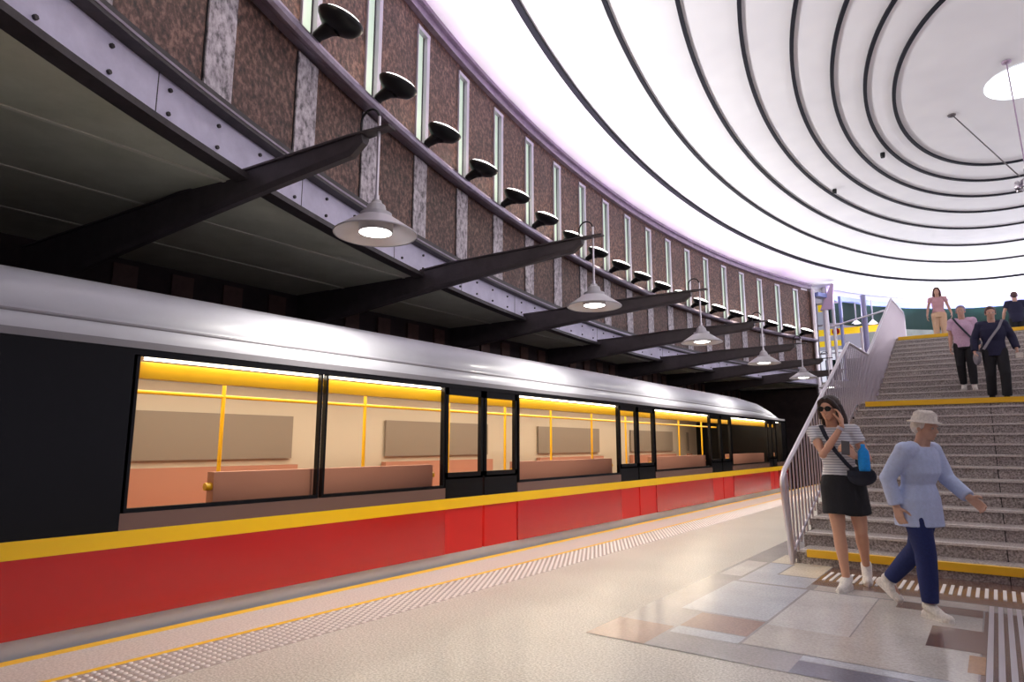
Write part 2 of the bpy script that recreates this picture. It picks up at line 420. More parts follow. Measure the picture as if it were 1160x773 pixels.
# ribbed guide path
mb = MB()
for i in range(8):
    x = -.165 + i * .055; mb.box((x, 4.36, .004), (x + .03, 6.45, .010))
tag(obj('guide_strip', mb, 'steel_pale'), 'ribbed metal guide strip in the floor leading to the stairs', 'tactile paving', None, 'stuff')

# trackbed, back wall of the track, soffit above it
mb = MB(); mb.box((-10, -8, -1.25), (PX, 40, -1.1)); struct('trackbed_floor', mb, 'dark_wall')
mb = MB(); mb.box((-9.9, -8, -1.1), (-9.6, 40, 4.4)); tw = struct('wall_track', mb, 'dark_wall')
mb = MB(); y = -2.
while y < 34:
    mb.box((-9.6, y, -.8), (-9.55, y + .32, 3.75)); y += .8
obj('tile_strips', mb, 'dark_tile', tw)
mb = MB()
n = 80; zc = 3.84
for i in range(n):
    y0 = -8 + 44 * i / n; y1 = -8 + 44 * (i + 1) / n
    xs = []
    for yy in (y0, y1):
        s_ = (yy - YC) / EB; s_ = max(-1, min(1, s_)); xs.append(XC - EA * math.sqrt(max(0, 1 - s_ * s_)) - .03)
    mb.quad((-9.7, y0, zc), (-9.7, y1, zc), (xs[1], y1, zc), (xs[0], y0, zc))
soff = struct('ceiling_track', mb, 'soffit'); tag(soff, 'low grey green panelled ceiling above the track', 'ceiling')
for xx in (-5.9, -7.2, -8.5):
    mb = MB()
    ylim = 40
    for i in range(88):
        y0, y1 = -8 + .5*i, -8 + .5*(i+1)
        s_ = max(-1, min(1, (y0 - YC) / EB)); xe = XC - EA * math.sqrt(max(0, 1 - s_*s_)) - .2
        if xx < xe: mb.box((xx - .022, y0, zc - .012), (xx + .022, y1, zc))
    obj('panel_joint', mb, 'soffit_joint', soff)
# dark portal at the far end below the upper level
mb = MB(); mb.box((-10, 31.0, -1.2), (7.5, 31.3, 3.8)); struct('wall_portal', mb, 'dark_wall')
mb = MB(); mb.box((-8, -7, 0), (8, -6.8, 4)); struct('wall_rear', mb, 'pale_granite')

# ------------------------------------------------------------------ beams and pendants
kY = .885
beamsY = [3.54, 7.22, 10.98, 14.7, 18.6, 22.3, 26.0]
tipX = [-4.1, -4.04, -4.0, -3.97, -4.02, -4.05, -4.1]
drops = [.17, .05, 0, 0, 0, 0, 0]
def beam(i):
    Y, X, dr = beamsY[i], tipX[i], drops[i]
    nx, ny = (-6.0 - 2.4 * min(1, i) - XC) / EA**2, (Y - YC) / EB**2 * .5; l = math.hypot(nx, ny); d = Vector((nx/l, ny/l, 0))
    side = Vector((-d.y, d.x, 0)); o = Vector((X, Y, 0))
    b = empty('cantilever_beam', (X, Y, 3.9), 'dark tapered steel cantilever beam over the train, %s from the camera' % ORD[i], 'beam', 'cantilever beams above the train')
    def pt(s, z, w_): return o + d * s + side * w_ + Vector((0, 0, z))
    Ls = 5.3 if i == 0 else min(5.6, (9.6 + X) / abs(d.x))
    top = lambda s: 3.99 - .04 * s * (s > 2.5) * .3 - dr * s / 3
    bot = lambda s: 3.83 - (.33 * (s / 5) + .12 * (s / 5) ** 2) - dr * s / 2.6
    # web: two side plates + curved belly -> channel section
    m_ = MB(); N_ = 14
    secs = []
    for q in range(N_ + 1):
        s = .15 if q == 0 else .28 if q == 1 else .30 + (Ls - .30) * q / N_
        t_, b_ = top(s), bot(s)
        if q == 0: b_ = t_ - .085
        if q == 1: b_ = bot(s)
        h = .055
        secs.append([pt(s, t_ - .015, -h), pt(s, t_ - .015, h), pt(s, b_ + .05, h), pt(s, b_, h * .6), pt(s, b_, -h * .6), pt(s, b_ + .05, -h)])
    vs = [v for s in secs for v in s]; k = 6
    m_.add(vs, [(a*k+j, a*k+(j+1)%k, (a+1)*k+(j+1)%k, (a+1)*k+j) for a in range(N_) for j in range(k)], False)
    m_.add(secs[0], [tuple(reversed(range(6)))], False); m_.add(secs[-1], [tuple(range(6))], False)
    obj('web', m_, 'beam_paint', b)
    m_ = MB(); vs = []
    qs = [-.14, .0, .3] + [.3 + (Ls - .3) * q / 8 for q in range(1, 9)]
    for s in qs:
        wd = .075 if s > .2 else .05
        t_ = top(max(s, 0)); vs += [pt(s, t_ - .012, -wd), pt(s, t_ - .012, wd), pt(s, t_ + .008, wd), pt(s, t_ + .008, -wd)]
    m_.add(vs, [(a*4+j, a*4+(j+1)%4, (a+1)*4+(j+1)%4, (a+1)*4+j) for a in range(len(qs)-1) for j in range(4)] + [(3,2,1,0)], False)
    obj('top_flange', m_, 'beam_paint', b)
    return o, d
def pendant(o, d, i, z_rim=3.03, sc_=.885):
    r = empty('pendant_lamp', (o.x, o.y, z_rim), 'grey bell shaped pendant lamp on a rod, %s from the camera' % ORD[i], 'lamp', 'pendant lamps along the platform edge')
    S = sc_; c = (o.x, o.y, 0)
    m_ = MB()
    prof = [(.40, 0), (.402, .012), (.40, .014), (.175, .168), (.152, .172), (.152, .212), (.105, .222), (.085, .296), (.055, .318), (.045, .345), (.02, .35)]
    for pa, pb in zip(prof[:-1], prof[1:]): m_.lathe([(pa[0]*S, z_rim + pa[1]*S), (pb[0]*S, z_rim + pb[1]*S)], c, 36)
    inner = [(.39, .004), (.26, .09), (.165, .14), (.165, .145)]
    m_.lathe([(a*S, z_rim + b_*S) for a, b_ in inner], c, 36)
    obj('lamp_shade', m_, 'shade', r)
    m_ = MB(); m_.lathe([(a*S, z_rim + b_*S) for a, b_ in [(.165, .145), (.165, .03), (.155, .02)]], c, 28); obj('lamp_housing', m_, 'shade', r)
    m_ = MB(); m_.lathe([(a*S, z_rim + b_*S) for a, b_ in [(.155, .022), (.10, .006), (.001, .0)]], c, 28); obj('bulb_glass', m_, 'lamp_white', r)
    m_ = MB(); zt = 3.99 + .01
    m_.tube([(o.x, o.y, z_rim + .34*S), (o.x, o.y, zt + .12)], .014, 8); m_.tube([(o.x, o.y, z_rim + .33*S), (o.x, o.y, z_rim + .40*S)], .022, 8)
    obj('rod', m_, 'steel_pale', r)
    m_ = MB(); a0 = Vector((o.x, o.y, zt + .10)); rr = .10; pth = []
    for q in range(13):
        a = PI * q / 12; pth.append(a0 + d * (rr - rr * math.cos(a)) + Vector((0, 0, rr * 1.1 * math.sin(a))))
    pth = [Vector((o.x, o.y, zt))] + pth + [a0 + d * (2*rr) + Vector((0, 0, -.10))]
    m_.tube(pth, .011, 8); obj('gooseneck', m_, 'black', r)
    if z_rim < 3.5:
        L_ = bpy.data.lights.new('pendant_light', 'SPOT'); L_.energy = 230; L_.spot_size = R(150); L_.spot_blend = .8; L_.color = (1, .95, .86); L_.shadow_soft_size = .12
        lo_ = bpy.data.objects.new('pendant_light', L_); C.objects.link(lo_); lo_.location = (o.x, o.y, z_rim - .06)
    return r
for i in range(7):
    o, d = beam(i)
    if i < 6: pendant(o, d, i)

# ------------------------------------------------------------------ floodlights on the ledge
def flood(k, idx):
    c = La + STEP * k; t = th_at(c - .12); base = EP(t, .19, 5.86); n_ = (EP(t, 1) - EP(t)).normalized()
    r = empty('dish_floodlight', base, 'black dish floodlight aimed at the dome, %s from the camera on the wall ledge' % ORD[idx], 'floodlight', 'dish floodlights along the wall ledge')
    cc = base + n_ * .30 + Vector((0, 0, .17))
    ax = (Vector((0, 0, 1)) + n_ * .42).normalized(); q = Vector((0, 0, 1)).rotation_difference(ax).to_matrix().to_4x4()
    m_ = MB(); m_.lathe([(.001, -.135), (.11, -.125), (.20, -.085), (.255, -.02), (.272, .02), (.265, .035)], cc, 28, q); obj('dish', m_, 'black', r)
    m_ = MB(); m_.lathe([(.262, .03), (.22, .065), (.12, .095), (.001, .105)], cc, 28, q); obj('lens', m_, 'flood_glass', r)
    m_ = MB(); st = base - n_ * .02 + Vector((0, 0, -.02))
    m_.tube([st, st + Vector((0, 0, .06)) + n_ * .03, cc - n_ * .14 + Vector((0, 0, -.06)), cc - n_ * .05 + Vector((0, 0, -.05))], [.055, .065, .09, .11], 10); obj('neck', m_, 'black', r)
    m_ = MB(); m_.tube([base + Vector((0, 0, -.10)) - n_ * .02, base + Vector((0, 0, .0)) - n_ * .02], .05, 8); obj('clamp', m_, 'dark_steel', r)
    return cc, n_
PW = 190
def lamp(kind, loc, energy, col, aim=None, size=.15, ang=120, blend=.6):
    L_ = bpy.data.lights.new('light', kind); L_.energy = energy; L_.color = col; L_.shadow_soft_size = size
    if kind == 'SPOT': L_.spot_size = R(ang); L_.spot_blend = blend
    o = bpy.data.objects.new('light', L_); C.objects.link(o); o.location = loc
    if aim is not None:
        dv = (Vector(aim) - Vector(loc)).normalized(); o.rotation_euler = dv.to_track_quat('-Z', 'Y').to_euler()
    return o
idx = 0
for k in range(-3, 19):
    c = La + STEP * k
    if k >= 0: cc, n_ = flood(k, idx); idx += 1
    else:
        t = th_at(c); n_ = (EP(t, 1) - EP(t)).normalized(); cc = EP(t, .5, 6.05)
    off = k in (17,)
    if not off: lamp('SPOT', cc + n_ * .06 + Vector((0, 0, .17)), PW * .9, (.98, .96, 1), cc + n_ * 2.6 + Vector((0, 0, 2.2)), .16, 138, .6); lamp('POINT', cc + n_ * -.02 + Vector((0, 0, .22)), 7, (1, .80, .62), None, .05)
# the same row along the opposite side of the oval
for j in range(16):
    t = R(-55) + R(110) * j / 15; n_ = (EP(t, 1) - EP(t)).normalized(); p = EP(t, .5, 6.17)
    lamp('SPOT', p, PW * 1.15, (.95, .92, 1), p + n_ * 1.4 + Vector((0, 0, 2.2)), .16, 165, .35)
# far apse lights and violet cove lights
for j in range(9):
    t = R(60) + R(75) * j / 8; n_ = (EP(t, 1) - EP(t)).normalized(); p = EP(t, .6, 6.9)
    lamp('SPOT', p, PW * 1.3, (.93, .93, 1), p + n_ * 1.2 + Vector((0, 0, 2.2)), .16, 150, .4)
for Yv in [3.5 + 1.45 * q_ for q_ in range(19)]:
    p = EP(thY(Yv), .95, 7.75); lamp('SPOT', p, 22, (.74, .30, 1), p - (EP(thY(Yv), 1) - EP(thY(Yv))) * .35 + Vector((0, 0, 1)), .3, 130, .9)
for Xv in (-5.5, -2, 2, 5):
    p = EP(math.acos(max(-1, min(1, (Xv - XC) / EA))), .35, 8.0); lamp('POINT', p, 10, (.5, .3, 1), None, .1)

# ------------------------------------------------------------------ upper level
mb = MB(); mb.box((-1.95, 19.5, 3.72), (3.4, 31, 3.99)); mb.box((-9, 31, 3.72), (9, 40, 3.99))
tag(struct('floor_upper', mb, 't_beige'), 'upper level floor at the head of the stairs', 'floor')
TA, TB = R(37), R(134)
mb = MB(); sweep(mb, rect(0, 8.02, -.1, 8.3), TA, R(143), 60); struct('wall_frieze', mb, 'dome')
mb = MB(); sweep(mb, rect(.25, 7.80, -.1, 7.98), TA, R(140), 60); tag(struct('trim_4', mb, 'ledge_blue'), 'blue lit ledge around the far end of the hall', 'trim')
mb = MB(); sweep(mb, rect(.0, 6.75, -.1, 7.80), TA, R(136), 60); struct('wall_far', mb, 'green_glass')
mb = MB(); sweep(mb, rect(.05, 3.99, -.1, 6.75), TA, R(128), 60); struct('wall_far_lower', mb, 'grey_wall')
# side return closing the granite wall
e0 = EP(T_END, 0, 0); 
mb = MB(); d_ = (EP(T_END, 1) - EP(T_END)).normalized()
mb.tube([e0 + d_ * .1 + Vector((0, .06, 3.4)), e0 + d_ * .1 + Vector((0, .06, 8.1))], .11, 12)
obj('end_post', mb, 'steel_pale', wall_left)
# yellow sign bands and shop front
def bandbox(name, a, b, z0, z1, m_, label, cat, th=.08):
    a, b = Vector(a), Vector(b); d2 = (b - a).normalized(); s2 = Vector((-d2.y, d2.x, 0)) * th
    q = MB(); q.prism([a + Vector((0,0,z0)), b + Vector((0,0,z0)), b + s2 + Vector((0,0,z0)), a + s2 + Vector((0,0,z0))], (0,0,z0), (0,0,z1))
    o_ = obj(name, q, m_); tag(o_, label, cat); return o_
def at(x, y, Y):     # point on the plane Y = const seen at pixel (x, y)
    P_ = R(9.2); W_ = R(36.7); r = x - 580; u = 386.5 - y
    up = 727*math.sin(P_) + u*math.cos(P_); fw = 727*math.cos(P_) - u*math.sin(P_)
    v = Vector((-math.sin(W_)*fw + math.cos(W_)*r, math.cos(W_)*fw + math.sin(W_)*r, up)); return Vector((0,0,CH)) + v * (Y / v.y)
Yf = 33.5
a, b = at(926, 381, Yf), at(1000, 371, Yf)
s1 = bandbox('hanging_sign', (a.x, Yf, 0), (b.x, Yf, 0), b.z - .15, b.z + .15, 'sign_y', 'long yellow sign band on the upper level behind the stair railing', 'sign')
q = MB()
for xx, m_ in ((.28, 0), (.36, 0)):
    pass
cx_ = a.x + (b.x - a.x) * .30
q.lathe([(.001, 0), (.17, 0)], (cx_, Yf - .09, b.z), 20, Matrix.Rotation(PI/2, 4, 'X')); q.v = [(v[0], v[1], v[2]) for v in q.v]
obj('round_mark', q, mat('sign_red', (.7, .03, .02), .4), s1)
a2, b2 = at(926, 393, Yf), at(957, 388, Yf)
bandbox('hanging_sign', (a2.x, Yf, 0), (b2.x, Yf, 0), b2.z - .13, b2.z + .13, 'sign_y', 'short yellow sign band below the long one on the upper level', 'sign')
a3, b3 = at(926, 344, 32.5), at(932, 353, 32.5)
bandbox('wall_sign', (a3.x, 32.5, 0), (b3.x, 32.5, 0), b3.z, a3.z, 'sign_y', 'small yellow sign box high beside the end of the granite wall', 'sign')
a4, b4 = at(958, 388, 35.5), at(998, 379, 35.5)
sh = empty('shop_front', ((a4.x + b4.x)/2, 35.5, 4), 'pale lit shop front behind glass on the upper level', 'shop front')
q = MB(); q.box((a4.x - 2.2, 35.6, 4), (b4.x, 35.7, 6.0)); obj('shop_wall', q, 'sign_w', sh)
for j in range(5):
    xx = a4.x - 2.0 + j * 1.0; q = MB(); q.box((xx, 35.5, 4.1), (xx + .7, 35.58, 5.5)); obj('shop_window', q, 'green_glass', sh)
# columns
cols = [(938, 31.25, .13, 'steel_pale', 'thick pale steel column beside the glass lift', 8.3), (947, 31.4, .07, 'steel_pale', 'second pale column just right of the thick one', 7.9), (955, 31.2, .06, 'ledge_blue', 'slim blue grey column of the glass lift frame', 7.8), (982, 31.3, .11, 'column_blue', 'blue lilac column behind the stair railing dip', 7.75), (977.5, 31.8, .07, 'steel_pale', 'slim pale column left of the blue lilac column', 6.4)]
thick = None
for (px, Yc_, r_, m_, lb, zt) in cols:
    p = at(px, 390, Yc_); q = MB(); q.tube([(p.x, p.y, 3.99), (p.x, p.y, zt)], r_, 14); q.lathe([(r_*1.5, 0), (r_*1.5, .08), (r_, .1)], (p.x, p.y, 3.99), 14)
    col_ = tag(obj('steel_column', q, m_), lb, 'column'); thick = col_ if px == 938 else thick
# tilted violet panel topping the lift
p0, p1, p2, p3 = at(929, 352, 31.1), at(941, 321, 31.1), at(944, 322, 31.1), at(943, 350, 31.1)
q = MB(); q.prism([p0, p3, p2, p1], (0, 0, 0), (0, .15, 0))
obj('tilted_panel', q, mat('violet_panel', (.50, .36, .52), .4), thick)
# glass lift box
pA, pB = at(927, 390, 31.6), at(956, 390, 31.6)
lift = empty('glass_lift', ((pA.x + pB.x)/2, 31.59, 4), 'glass walled lift shaft beyond the granite wall', 'lift')
q = MB(); q.quad((pA.x, 31.59, 4.05), (pB.x, 31.59, 4.05), (pB.x, 31.59, 7.6), (pA.x, 31.59, 7.6)); obj('glass_panel', q, 'glass', lift)
for xx in (pA.x, pB.x):
    q = MB(); q.box((xx - .05, 31.56, 4.0), (xx + .05, 31.62, 7.7)); obj('corner_post', q, 'steel_pale', lift)
for zz in (5.3, 6.6, 7.6):
    q = MB(); q.box((pA.x, 31.56, zz), (pB.x, 31.62, zz + .07)); obj('crossbar', q, 'steel_pale', lift)
# two small pendants in front of the green band
for j, px in enumerate((970, 989)):
    p = at(px, 367, 33); r = empty('small_pendant', (p.x, p.y, p.z), 'small white pendant before the dark green wall, %s of the pair' % ('left' if j == 0 else 'right'), 'lamp', 'small pendants on the upper level')
    q = MB(); q.lathe([(.20, 0), (.19, .03), (.06, .16), (.03, .2)], (p.x, p.y, p.z), 16); obj('lamp_shade', q, 'sign_w', r)
    q = MB(); q.tube([(p.x, p.y, p.z + .18), (p.x, p.y, 7.85)], .03, 8); obj('rod', q, 'steel_pale', r)
# glass balustrade rail of the upper level
pA, pB = at(940, 371, 31.08), at(1002, 352, 31.08)
q = MB(); q.tube([(pA.x, 31.08, pA.z), (pB.x, 31.08, pB.z)], .04, 8)
tag(obj('handrail_bar', q, 'steel_pale'), 'thin sloping pale bar crossing in front of the green wall', 'bar')

# ------------------------------------------------------------------ stairs
SX0, SX1 = -1.78, 3.2
stair = empty('staircase', (SX0, 7.55, 0), 'wide brown grey granite staircase with yellow edge strips, rising to the upper level', 'stairs')
nos = [(7.55 + .37*k, .15 + .14*k) for k in range(14)]
n2 = [(14.3 + .37*k, 1.97 + .145*(k+1)) for k in range(14)]
allst = nos + n2
for i, (Y, Z) in enumerate(allst):
    Yn = allst[i+1][0] if i < len(allst) - 1 else 19.6
    zp = allst[i-1][1] if i else 0
    q = MB(); q.cur = 0; q.box((SX0, Y, max(0, zp - .35) if i else 0), (SX1, Yn + .02, Z - .025))
    q.cur = 1; q.box((SX0 - .01, Y - .018, Z - .025), (SX1, Y + .05, Z)); q.cur = 0; q.box((SX0, Y + .05, Z - .025), (SX1, Yn, Z))
    q.cur = 2; q.box((-.02, Y - .003, zp), (-.012, Y, Z - .03))
    st = obj('landing' if i == 13 else 'step', q, ['step', 'nosing', 'black'], stair)
    if i in (0, 13, 27):
        q = MB(); x0 = SX0 + (.06 if i != 27 else .0); hgt = .075 if i == 0 else .085
        q.box((x0, Y - .024, Z - hgt + .004), (SX1, Y + .04, Z + .004)); obj('yellow_strip', q, 'yellow', st)
q = MB(); prof = [(7.56, 0)]
for i, (Y, Z) in enumerate(allst): prof += [(Y + .01, (allst[i-1][1] if i else 0) - .03), (Y + .01, Z - .03)]
prof += [(19.6, 3.7), (19.6, 3.4), (14.6, 1.4), (12.6, 1.4), (8.6, 0)]
q.prism([(SX0 - .05, a, b) for a, b in prof], (SX0 - .05, 0, 0), (SX0, 0, 0)); obj('stringer', q, 'step', stair)

# railing
XR = -1.865
rl = empty('stair_railing', (XR, 7.4, 0), 'steel stair railing of closely set vertical bars with a stepped handrail', 'railing')
path = [(7.50, 0.0), (7.40, .45), (7.31, .80), (7.33, .90), (7.42, .98), (12.0, 2.94), (12.12, 2.97), (14.15, 3.0), (14.26, 3.03), (19.05, 5.0), (19.2, 5.04), (21.9, 5.15), (22.1, 5.08), (22.15, 4.9), (22.15, 4.0)]
q = MB(); q.tube([(XR, a, b) for a, b in path], .026, 12); obj('handrail', q, 'steel_pale', rl)
q = MB(); q.tube([(XR, 7.58, 0), (XR, 7.50, .5), (XR, 7.48, .95)], .018, 10); obj('post', q, 'steel', rl)
def hz(Y):
    for (a, b), (c_, d2) in zip(path[4:12], path[5:13]):
        if a <= Y <= c_: return b + (d2 - b) * (Y - a) / (c_ - a)
    return 5.1
def sz(Y):
    if Y < 7.55: return 0
    z = 0
    for a, b in allst:
        if Y >= a: z = b
    return z if Y < 19.1 else 4.0
Y = 7.66; proto = {}
while Y < 22.1:
    q = MB(); q.tube([(XR, Y, sz(Y) - .12), (XR, Y, hz(Y))], .0105, 6, False); obj('baluster', q, 'steel', rl); Y += .155
q = MB(); q.tube([(XR, 7.6, .12), (XR, 12.4, 1.93), (XR, 14.3, 1.93), (XR, 19.1, 3.86), (XR, 22.15, 3.92)], .016, 8); obj('bottom_rail', q, 'steel', rl)

# ------------------------------------------------------------------ train
XT = -4.80; Y0, Y1 = -4.0, 19.6
train = empty('metro_train', (-6.15, 8, -1.0), 'long metro train, silver roof, yellow stripe and red lower side, at the platform', 'train')
def side(name, z0, z1, m_, ya=Y0, yb=Y1 - .05, x=XT, th=.06, parent=None):
    q = MB(); q.box((x - th, ya, z0), (x, yb, z1)); return obj(name, q, m_, parent or train)
side('sill_panel', -.30, .10, 't_silver', x=XT - .01)
doors = [(5.9, .66), (9.98, .66), (14.1, .66), (18.1, .4)]
Dn = [(c - h, c + h) for c, h in doors]
def spans(a, b, holes):
    out = []; cur = a
    for x0, x1 in holes:
        if x0 > cur: out.append((cur, x0))
        cur = x1
    if cur < b: out.append((cur, b))
    return out
for a, b in spans(Y0, Y1 - .05, Dn):
    side('red_panel', .10, .565, 't_redp', a, b)
    side('waist_panel', .675, .79, 't_brown', max(a, 2.0), b)
side('cab_panel', .675, 1.95, 't_black', Y0, 2.0)
side('yellow_stripe', .565, .675, 't_yellow', x=XT + .002)
side('window_header', 1.88, 1.95, 't_black', 2.0)
WZ0, WZ1 = .82, 1.88
def pane(ya, yb, z0, z1, name='window_pane'):
    q = MB(); q.quad((XT - .02, ya, z0), (XT - .02, yb, z0), (XT - .02, yb, z1), (XT - .02, ya, z1)); g = obj(name, q, 't_glass', train)
    q = MB(); w_ = .020
    for A, B in (((ya, z0 - .03), (yb, z0)), ((ya, z0), (ya + w_, z1)), ((yb - w_, z0), (yb, z1)), ((ya, z1 - .01), (yb, z1))):
        q.box((XT - .05, A[0], A[1]), (XT + .001, B[0], B[1]))
    obj('window_frame', q, 't_black', g); return g
for a, b in spans(2.0, Y1 - .5, Dn):
    n_ = 1 if a > 4 else 2
    for j in range(n_): pane(a + (b - a)*j/n_ + .02, a + (b - a)*(j+1)/n_ - .02, WZ0, WZ1)
side('end_pillar', .79, 1.9, 't_black', Y1 - .5, Y1 - .05)
for c, h in doors:
    for sgn in (0, 1):
        ya, yb = (c - h, c - .01) if sgn == 0 else (c + .01, c + h)
        dr = side('door', .10, .565, 't_red2', ya + .01, yb - .01, XT - .008, .045)
        side('door_lower_panel', .675, .90, 't_black', ya + .01, yb - .01, XT - .008, .045, dr)
        q = MB(); q.quad((XT - .03, ya + .06, .93), (XT - .03, yb - .06, .93), (XT - .03, yb - .06, 1.82), (XT - .03, ya + .06, 1.82)); obj('door_pane', q, 't_glass', dr)
        q = MB()
        for (A, B) in (((ya, .88), (yb, .95)), ((ya, .9), (ya + .05, 1.88)), ((yb - .05, .9), (yb, 1.88)), ((ya, 1.80), (yb, 1.88))): q.box((XT - .055, A[0] + .004, A[1]), (XT - .008, B[0] - .004, B[1]))
        obj('door_frame', q, 't_black', dr)
# roof: profile (x offset inwards, z) lofted along Y with a sloping nose
prof = [(0, 1.93), (.0, 2.00), (.03, 2.09), (.05, 2.10), (.045, 2.12), (.10, 2.25), (.20, 2.36), (.42, 2.44), (.8, 2.49), (1.35, 2.52), (1.9, 2.49), (2.28, 2.44), (2.5, 2.36), (2.6, 2.25), (2.7, 2.1), (2.7, 1.93)]
q = MB(); ys = [(Y0, 1, 0), (16.6, 1, 0), (17.6, .90, .0), (18.5, .66, .02), (19.2, .34, .05), (19.55, .05, .12)]
vs = []
for (yy, f, ins) in ys:
    for (o_, z_) in prof: vs.append((XT - o_ * (1 - 2*ins/2.7) - ins, yy, 1.93 + (z_ - 1.93) * f))
k = len(prof); q.add(vs, [(a*k+j, a*k+j+1, (a+1)*k+j+1, (a+1)*k+j) for a in range(len(ys)-1) for j in range(k-1)], True)
roof = obj('roof', q, 't_silver', train)
q = MB(); q.tube([(XT - .035, Y0, 2.085), (XT - .035, 16.6, 2.085), (XT - .04, 18.4, 2.03)], .016, 6); obj('gutter', q, 't_silver2', roof)
q = MB(); q.box((XT - .05, Y0, 1.925), (XT + .004, 19.5, 1.975)); obj('cant_rail', q, 't_silver2', roof)
# far end cap, far side, floor, ceiling
q = MB(); endp = [(0, .0), (.0, 1.95), (.3, 2.02), (2.4, 2.02), (2.7, 1.95), (2.7, 0.)]
q.prism([(XT - o_, 19.5, z_) for o_, z_ in endp], (0, 19.5, 0), (0, 19.62, 0)); obj('end_panel', q, 't_black', train)
side('far_side', -.3, 1.95, 't_in', x=XT - 2.62)
q = MB(); q.box((XT - 2.66, Y0, -.3), (XT - .06, Y1 - .1, .06)); obj('car_floor', q, 't_in2', train)
q = MB(); q.box((XT - 2.62, Y0, 2.02), (XT - .06, 17.8, 2.06)); obj('car_ceiling', q, 't_in', train)
side('cab_bulkhead', .06, 2.0, 't_in', 2.02, 2.06, XT - .07, 2.5)
q = MB(); q.box((XT - .22, 2.1, 1.73), (XT - .13, 19.0, 1.85)); obj('yellow_header', q, 't_iny', train)
q = MB(); q.box((XT - .085, 2.1, 1.858), (XT - .06, 19.0, 1.878)); obj('light_strip', q, 'led', train)
for xx in (XT - .8, XT - 1.9):
    q = MB(); q.box((xx - .05, 2.2, 2.0), (xx + .05, 17.6, 2.018)); obj('ceiling_light', q, 'led', train)
for a, b in spans(2.6, 18.9, Dn):
    q = MB(); q.box((XT - 2.60, a + .15, 1.08), (XT - 2.575, b - .15, 1.62)); obj('far_window', q, 't_in2', train)
    q = MB(); q.box((XT - 2.60, a + .1, .45), (XT - 2.15, b - .1, .52)); q.box((XT - 2.60, a + .1, .5), (XT - 2.50, b - .1, 1.0)); obj('seat', q, 't_seat', train)
    q = MB(); q.box((XT - .52, a + .1, .45), (XT - .10, b - .1, .52)); q.box((XT - .20, a + .1, .5), (XT - .10, b - .1, 1.04)); obj('seat', q, 't_seat', train)
    q = MB(); q.tube([(XT - .14, a + .05, .93), (XT - .14, b - .05, .93)], .03, 8); obj('yellow_rail', q, 't_iny', train)
for yy in (3.4, 5.2, 6.7, 8.0, 9.3, 10.7, 12.1, 13.4, 14.9, 16.4):
    q = MB(); q.tube([(XT - 1.3, yy, .06), (XT - 1.3, yy, 2.02)], .02, 8); obj('grab_pole', q, 't_iny', train)
for zz in (1.72,):
    q = MB(); q.tube([(XT - 1.3, 2.2, zz), (XT - 1.3, 17.5, zz)], .018, 8); obj('grab_rail', q, 't_iny', train)
for yy in (4.2, 8, 12, 16):
    L_ = bpy.data.lights.new('car_light', 'AREA'); L_.shape = 'RECTANGLE'; L_.size = 1.2; L_.size_y = 3.4; L_.energy = 44; L_.color = (1, .88, .70)
    o_ = bpy.data.objects.new('car_light', L_); C.objects.link(o_); o_.location = (XT - 1.35, yy, 1.99)

#PEOPLE#
# ------------------------------------------------------------------ people
def remesh(name, mb, vox, mats, parent, smooth=3, decim=None):
    me = bpy.data.meshes.new(name + '_src'); me.from_pydata(mb.v, [], mb.f); me.update()
    o = bpy.data.objects.new(name + '_src', me); C.objects.link(o)
    md = o.modifiers.new('r', 'REMESH'); md.mode = 'VOXEL'; md.voxel_size = vox
    if smooth:
        s_ = o.modifiers.new('s', 'SMOOTH'); s_.factor = .5; s_.iterations = smooth
    dg = bpy.context.evaluated_depsgraph_get(); dg.update()
    nm = bpy.data.meshes.new_from_object(o.evaluated_get(dg))
    bpy.data.objects.remove(o); bpy.data.meshes.remove(me)
    nm.name = name; nm.materials.clear()
    for mt in (mats if isinstance(mats, list) else [mats]): nm.materials.append(M[mt] if isinstance(mt, str) else mt)
    nm.polygons.foreach_set('use_smooth', [True] * len(nm.polygons)); nm.update()
    ob = bpy.data.objects.new(name, nm); C.objects.link(ob); ob.parent = parent
    return ob
V = Vector
def limb(mb, pts, rs, n=14, flat=1.0):
    pts = [V(p) for p in pts]
    mb.tube(pts, rs, n, True, flat)
    for p, r in zip(pts, rs): mb.sphere(p, r * (min(1, flat) if flat != 1 else 1.0), 8)
def loft(mb, rings, n=20):
    """rings: (x, y, z, rx, ry) horizontal ellipses"""
    vs = []
    for (x, y, z, rx, ry) in rings:
        for k in range(n):
            a = 2*PI*k/n; vs.append((x + rx*math.cos(a), y + ry*math.sin(a), z))
    N = len(rings)
    mb.add(vs, [(i*n+k, i*n+(k+1)%n, (i+1)*n+(k+1)%n, (i+1)*n+k) for i in range(N-1) for k in range(n)], True)
    mb.add(vs[:n], [tuple(reversed(range(n)))]); mb.add(vs[-n:], [tuple(range(n))])
